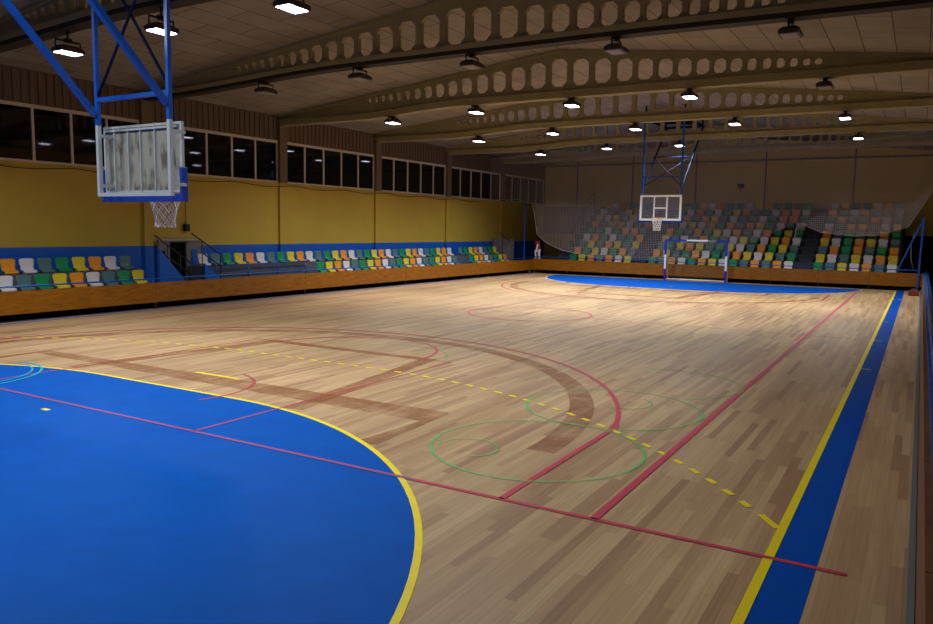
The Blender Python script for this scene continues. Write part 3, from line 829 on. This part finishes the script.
p = MB(); p.box((BXa - .03, FYb - .02, 2.84), (BXb + .03, FYb + .05, 2.93)); p.box((BXa - .07, FYb - .02, 2.84), (BXa, FYb + .05, 3.3)); p.box((BXb, FYb - .02, 2.84), (BXb + .07, FYb + .05, 3.3))
part(p, 'edge_padding', [MT['pad']], t)
hoop(t, 9.90, FYb - .39, 3.05, -1, .012)

# ---------------------------------------------------------------- handball goal
t = thing('handball_goal', (CX, GL, 0), 'blue and white striped handball goal in front of the far boards', 'goal')
GX = (8.6, 11.6); S = .045
for x in GX:
    p = MB()
    for z0, z1, mi in ((0, .58, 2), (.58, 1.3, 1), (1.3, 2.08, 0)):
        p.box((x - S, GL - S, z0), (x + S, GL + S, z1), mi)
    part(p, 'post', [MT['goalblue'], MT['goalwhite'], MT['goalpurple']], t)
p = MB()
for a, b, mi in ((8.645, 9.65, 0), (9.65, 10.7, 1), (10.7, 11.1, 2), (11.1, 11.555, 0)): p.box((a, GL - S, 2.0), (b, GL + S, 2.08), mi)
part(p, 'crossbar', [MT['goalblue'], MT['goalwhite'], MT['plaster']], t)
p = MB()
for x in GX: p.tube([(x, GL + .04, 2.04), (x, GL + .28, 1.9), (x, GL + .46, .06)], .018, 6)
for x in GX: p.tube([(x, GL + .04, .04), (x, GL + .46, .04)], .02, 6)
p.tube([(8.6, GL + .46, .05), (11.6, GL + .46, .05)], .035, 6)
part(p, 'rear_frame', [MT['goalwhite']], t)
p = MB(); rn = .004
def gp(u, v):      # u across, v down from bar to floor at the back
    if v < .2: q = v / .2; return (8.6 + 3 * u, GL + .04 + .24 * q, 2.04 - .14 * q)
    q = (v - .2) / .8; return (8.6 + 3 * u, GL + .28 + .18 * q, 1.9 - 1.84 * q)
for i in range(31): p.tube([gp(i / 30, v) for v in (0, .2, 1)], rn, 3, cap=False)
for j in range(23): p.tube([gp(0, j / 22), gp(1, j / 22)], rn, 3, cap=False)
part(p, 'net', [MT['goalnet']], t, clean=False)

# ---------------------------------------------------------------- big protective net behind the goal
NY = 37.65
top = [(-1.9, 6.45), (2, 6.75), (7.4, 7.05), (9.44, 7.5), (11.87, 7.1), (13.4, 6.85), (15.42, 6.70), (17.84, 6.74), (19.83, 6.98), (20.4, 7.0)]
low = [(-1.9, 4.15), (-.15, 4.12), (.75, 3.90), (.95, 3.1), (1.1, 2.2), (1.72, 1.72), (2.64, 1.35), (5.0, .95), (9.0, .95), (11.5, 1.5), (13.2, 2.2), (14.66, 3.0), (15.67, 2.55), (17.1, 2.40), (18.1, 2.47), (19.2, 2.85), (20.0, 4.4), (20.4, 5.2)]
def interp(tab, x):
    for (a, za), (b, zb) in zip(tab, tab[1:]):
        if x <= b: return za + (zb - za) * (x - a) / (b - a)
    return tab[-1][1]
t = thing('safety_net', (CX, NY, 7), 'large pale protective net draped behind the far goal', 'net')
p = MB(); r = .0052
def ny(x, z): return NY + .03 * math.sin(x * 1.7 + z * .4) * min(1, abs(7.2 - z))
cell = .088
def weave(x0, x1, lo, hi, dy, r):
    xs = []; x = x0
    while x < x1: xs.append(x); x += cell
    for x in xs:
        a, b = lo(x), hi(x)
        if b - a < .1: continue
        n = max(2, int((b - a) / .6))
        p.tube([(x, ny(x, a + (b - a) * k / n) + dy, a + (b - a) * k / n) for k in range(n + 1)], r, 3, cap=False)
    z = .9
    while z < 7.5:
        run = []
        for x in xs[::2] + [xs[-1]]:
            if lo(x) <= z <= hi(x): run.append((x, ny(x, z) + dy, z))
            else:
                if len(run) > 1: p.tube(run, r, 3, cap=False)
                run = []
        if len(run) > 1: p.tube(run, r, 3, cap=False)
        z += cell
weave(-1.9, 20.4, lambda x: interp(low, x), lambda x: interp(top, x), 0, .0040)
fold = [(14.66, 3.0), (16, 3.5), (18, 3.65), (19.4, 4.0), (20.4, 5.3)]
weave(14.7, 20.4, lambda x: interp(low, x) + .03, lambda x: interp(fold, x), .05, .0062)
weave(.9, 8.6, lambda x: interp(low, x) + .04, lambda x: 3.9 - .15 * max(0, x - 3), .05, .0056)
part(p, 'mesh', [MT['netc']], t, clean=False)
p = MB()
p.tube([(x, ny(x, z) - .01, z) for x, z in low[:8]], .018, 5); p.tube([(x, ny(x, z) - .01, z) for x, z in low[11:]], .016, 5)
p.tube([(x, ny(x, z) - .01, z) for x, z in top], .014, 5)
p.tube([(14.66, NY - .02, 3.0), (14.60, NY - .02, 2.6), (14.56, NY - .02, 2.2)], .02, 5)
part(p, 'border_rope', [MT['netrope']], t)
t = thing('net_mast', (.2, FY + .12, 0), 'slim blue mast carrying the net in the far left corner', 'pole')
p = MB(); p.bar((.2, FY + .16, 0), (.2, FY + .16, 4.0), .06); part(p, 'pole', [MT['railb']], t)
p = MB(); p.box((.1, FY + .08, 0), (.3, FY + .24, .02)); part(p, 'base_plate', [MT['railb']], t)
t = thing('net_stanchion', (19.75, FY - .1, 0), 'triangular blue net stanchion at the far right board corner', 'pole')
p = MB(); p.bar((19.72, FY - .14, 0), (19.76, FY - .14, 3.25), .075); part(p, 'post', [MT['railb']], t)
p = MB(); p.bar((19.74, FY - .10, 3.15), (18.92, FY + .08, .95), .06); part(p, 'brace', [MT['railb']], t)
p = MB(); p.bar((18.92, FY + .08, .93), (19.80, FY + .06, .93), .05); part(p, 'foot_bar', [MT['railb']], t)
p = MB(); p.tube([(19.45, FY - .05, 2.6), (19.36, FY - .02, 2.0), (19.40, FY, 1.4), (19.52, FY + .02, .95)], .02, 6); part(p, 'loose_cable', [MT['gmetal']], t)

# ---------------------------------------------------------------- small things
c = MB(); pts = []
for k in range(60):
    y = 9 + 27 * k / 59; pts.append((XW + .17 + .0, y, 4.02 - .10 * abs(math.sin(y * PI / 3.05)) ** 1.5))
c.tube(pts, .014, 5); tag(c.build('cable', [MT['bmetal']]), 'thin black cable sagging along the sill under the left windows', 'cable')
t = thing('wall_speaker', (XW + .06, 16.19, 2.25), 'small black box fixed high on the yellow wall above the tunnel', 'box')
p = MB(); p.box((XW + .01, 16.10, 2.20), (XW + .14, 16.30, 2.45)); bevel(part(p, 'box', [MT['bmetal']], t), .015)
p = MB(); p.tube([(XW + .05, 16.2, 2.45), (XW + .04, 16.2, 3.9)], .01, 5); part(p, 'wire', [MT['bmetal']], t)
t = thing('wall_speaker', (10.52, YF - .1, 5.1), 'small dark box fixed high on the far wall above the stand', 'box')
p = MB(); p.box((10.36, YF - .22, 5.05), (10.68, YF - .01, 5.28)); bevel(part(p, 'box', [MT['bmetal']], t), .02)
p = MB(); p.tube([(10.5, YF - .05, 4.85), (10.5, YF - .05, 5.05)], .03, 5); part(p, 'bracket', [MT['bmetal']], t)
# red and white cloths hanging on the far rail
t = thing('hanging_cloths', (1.05, FY - .0, .9), 'red and white cloths hanging at the blue rail in the far left corner', 'cloth')
def cloth(x, y, z0, z1, w, m, nm, ph):
    p = MB(); n = 8; m_ = 10; th = .02; idx = {}
    for s_ in (0, 1):
        for j in range(m_ + 1):
            for i in range(n + 1):
                u = i / n - .5; v = j / m_; wd = w * (1 - .35 * v * (1 - v) * 4 * .5)
                idx[(s_, j, i)] = len(p.v); p.v.append((x + u * wd + .02 * math.sin(5 * v + ph), y + .03 * math.sin(u * 14 + ph) + s_ * th, z0 + (z1 - z0) * v))
    def f(*q): p.f.append(tuple(idx[a] for a in q)); p.m.append(0); p.smooth.append(True)
    for j in range(m_):
        for i in range(n):
            f((0, j, i), (0, j, i + 1), (0, j + 1, i + 1), (0, j + 1, i)); f((1, j, i), (1, j + 1, i), (1, j + 1, i + 1), (1, j, i + 1))
        f((0, j, 0), (0, j + 1, 0), (1, j + 1, 0), (1, j, 0)); f((0, j, n), (1, j, n), (1, j + 1, n), (0, j + 1, n))
    for i in range(n):
        f((0, 0, i), (1, 0, i), (1, 0, i + 1), (0, 0, i + 1)); f((0, m_, i), (0, m_, i + 1), (1, m_, i + 1), (1, m_, i))
    part(p, nm, [m], t)
HX = 1.05
cloth(HX + .02, FY + .10, 1.25, 1.80, .30, MT['redcloth'], 'red_cloth', 0)
cloth(HX - .10, FY + .08, .80, 1.32, .10, MT['whitecloth'], 'white_cloth', 1)
cloth(HX + .13, FY + .08, .80, 1.35, .14, MT['whitecloth'], 'white_cloth', 2)
cloth(HX - .0, FY + .07, 1.2, 1.62, .10, MT['whitecloth'], 'white_cloth', 3)
p = MB(); p.tube([(HX, FY + .17, 0), (HX, FY + .17, 1.8)], .015, 6); part(p, 'stand_pole', [MT['gmetal']], t)
# red block at the foot of the right stanchion
t = thing('equipment_case', (19.62, 34.9, 0), 'small dull red case on the floor at the far right corner', 'case')
p = MB(); p.box((19.42, 34.7, .01), (19.80, 35.1, .22)); bevel(part(p, 'body', [MT['redrub']], t), .03)
p = MB(); p.tube([(19.52, 34.9, .22), (19.54, 34.9, .27), (19.68, 34.9, .27), (19.70, 34.9, .22)], .012, 6); part(p, 'handle', [MT['gmetal']], t)

# ---------------------------------------------------------------- camera, world, view
def cam_axes(yaw, pitch, roll):
    cy, sy = math.cos(yaw), math.sin(yaw); cp, sp = math.cos(pitch), math.sin(pitch)
    f = Vector((-sy * cp, cy * cp, sp)); r = Vector((cy, sy, 0)); u = r.cross(f)
    cr, sr = math.cos(roll), math.sin(roll)
    return r * cr + u * sr, u * cr - r * sr, f
r_, u_, f_ = cam_axes(.5347, -.10944, .01664)
cd = bpy.data.cameras.new('camera'); cd.sensor_width = 36; cd.sensor_fit = 'HORIZONTAL'; cd.lens = 762.56 / 933 * 36; cd.clip_start = .05; cd.clip_end = 200
co = bpy.data.objects.new('camera', cd); col.objects.link(co)
M = Matrix((( r_.x, u_.x, -f_.x, 19.7505), (r_.y, u_.y, -f_.y, -1.491), (r_.z, u_.z, -f_.z, 2.4634), (0, 0, 0, 1)))
co.matrix_world = M
scn.camera = co
wd = bpy.data.worlds.new('night'); scn.world = wd; wd.use_nodes = True
wd.node_tree.nodes['Background'].inputs[0].default_value = (.01, .012, .02, 1); wd.node_tree.nodes['Background'].inputs[1].default_value = .3
scn.view_settings.view_transform = 'Standard'; scn.view_settings.look = 'None'; scn.view_settings.gamma = 1; scn.view_settings.exposure = 0
scn.view_settings.use_curve_mapping = False
scn.cycles.max_bounces = 8; scn.cycles.diffuse_bounces = 5; scn.cycles.transparent_max_bounces = 24
scn.cycles.use_denoising = True
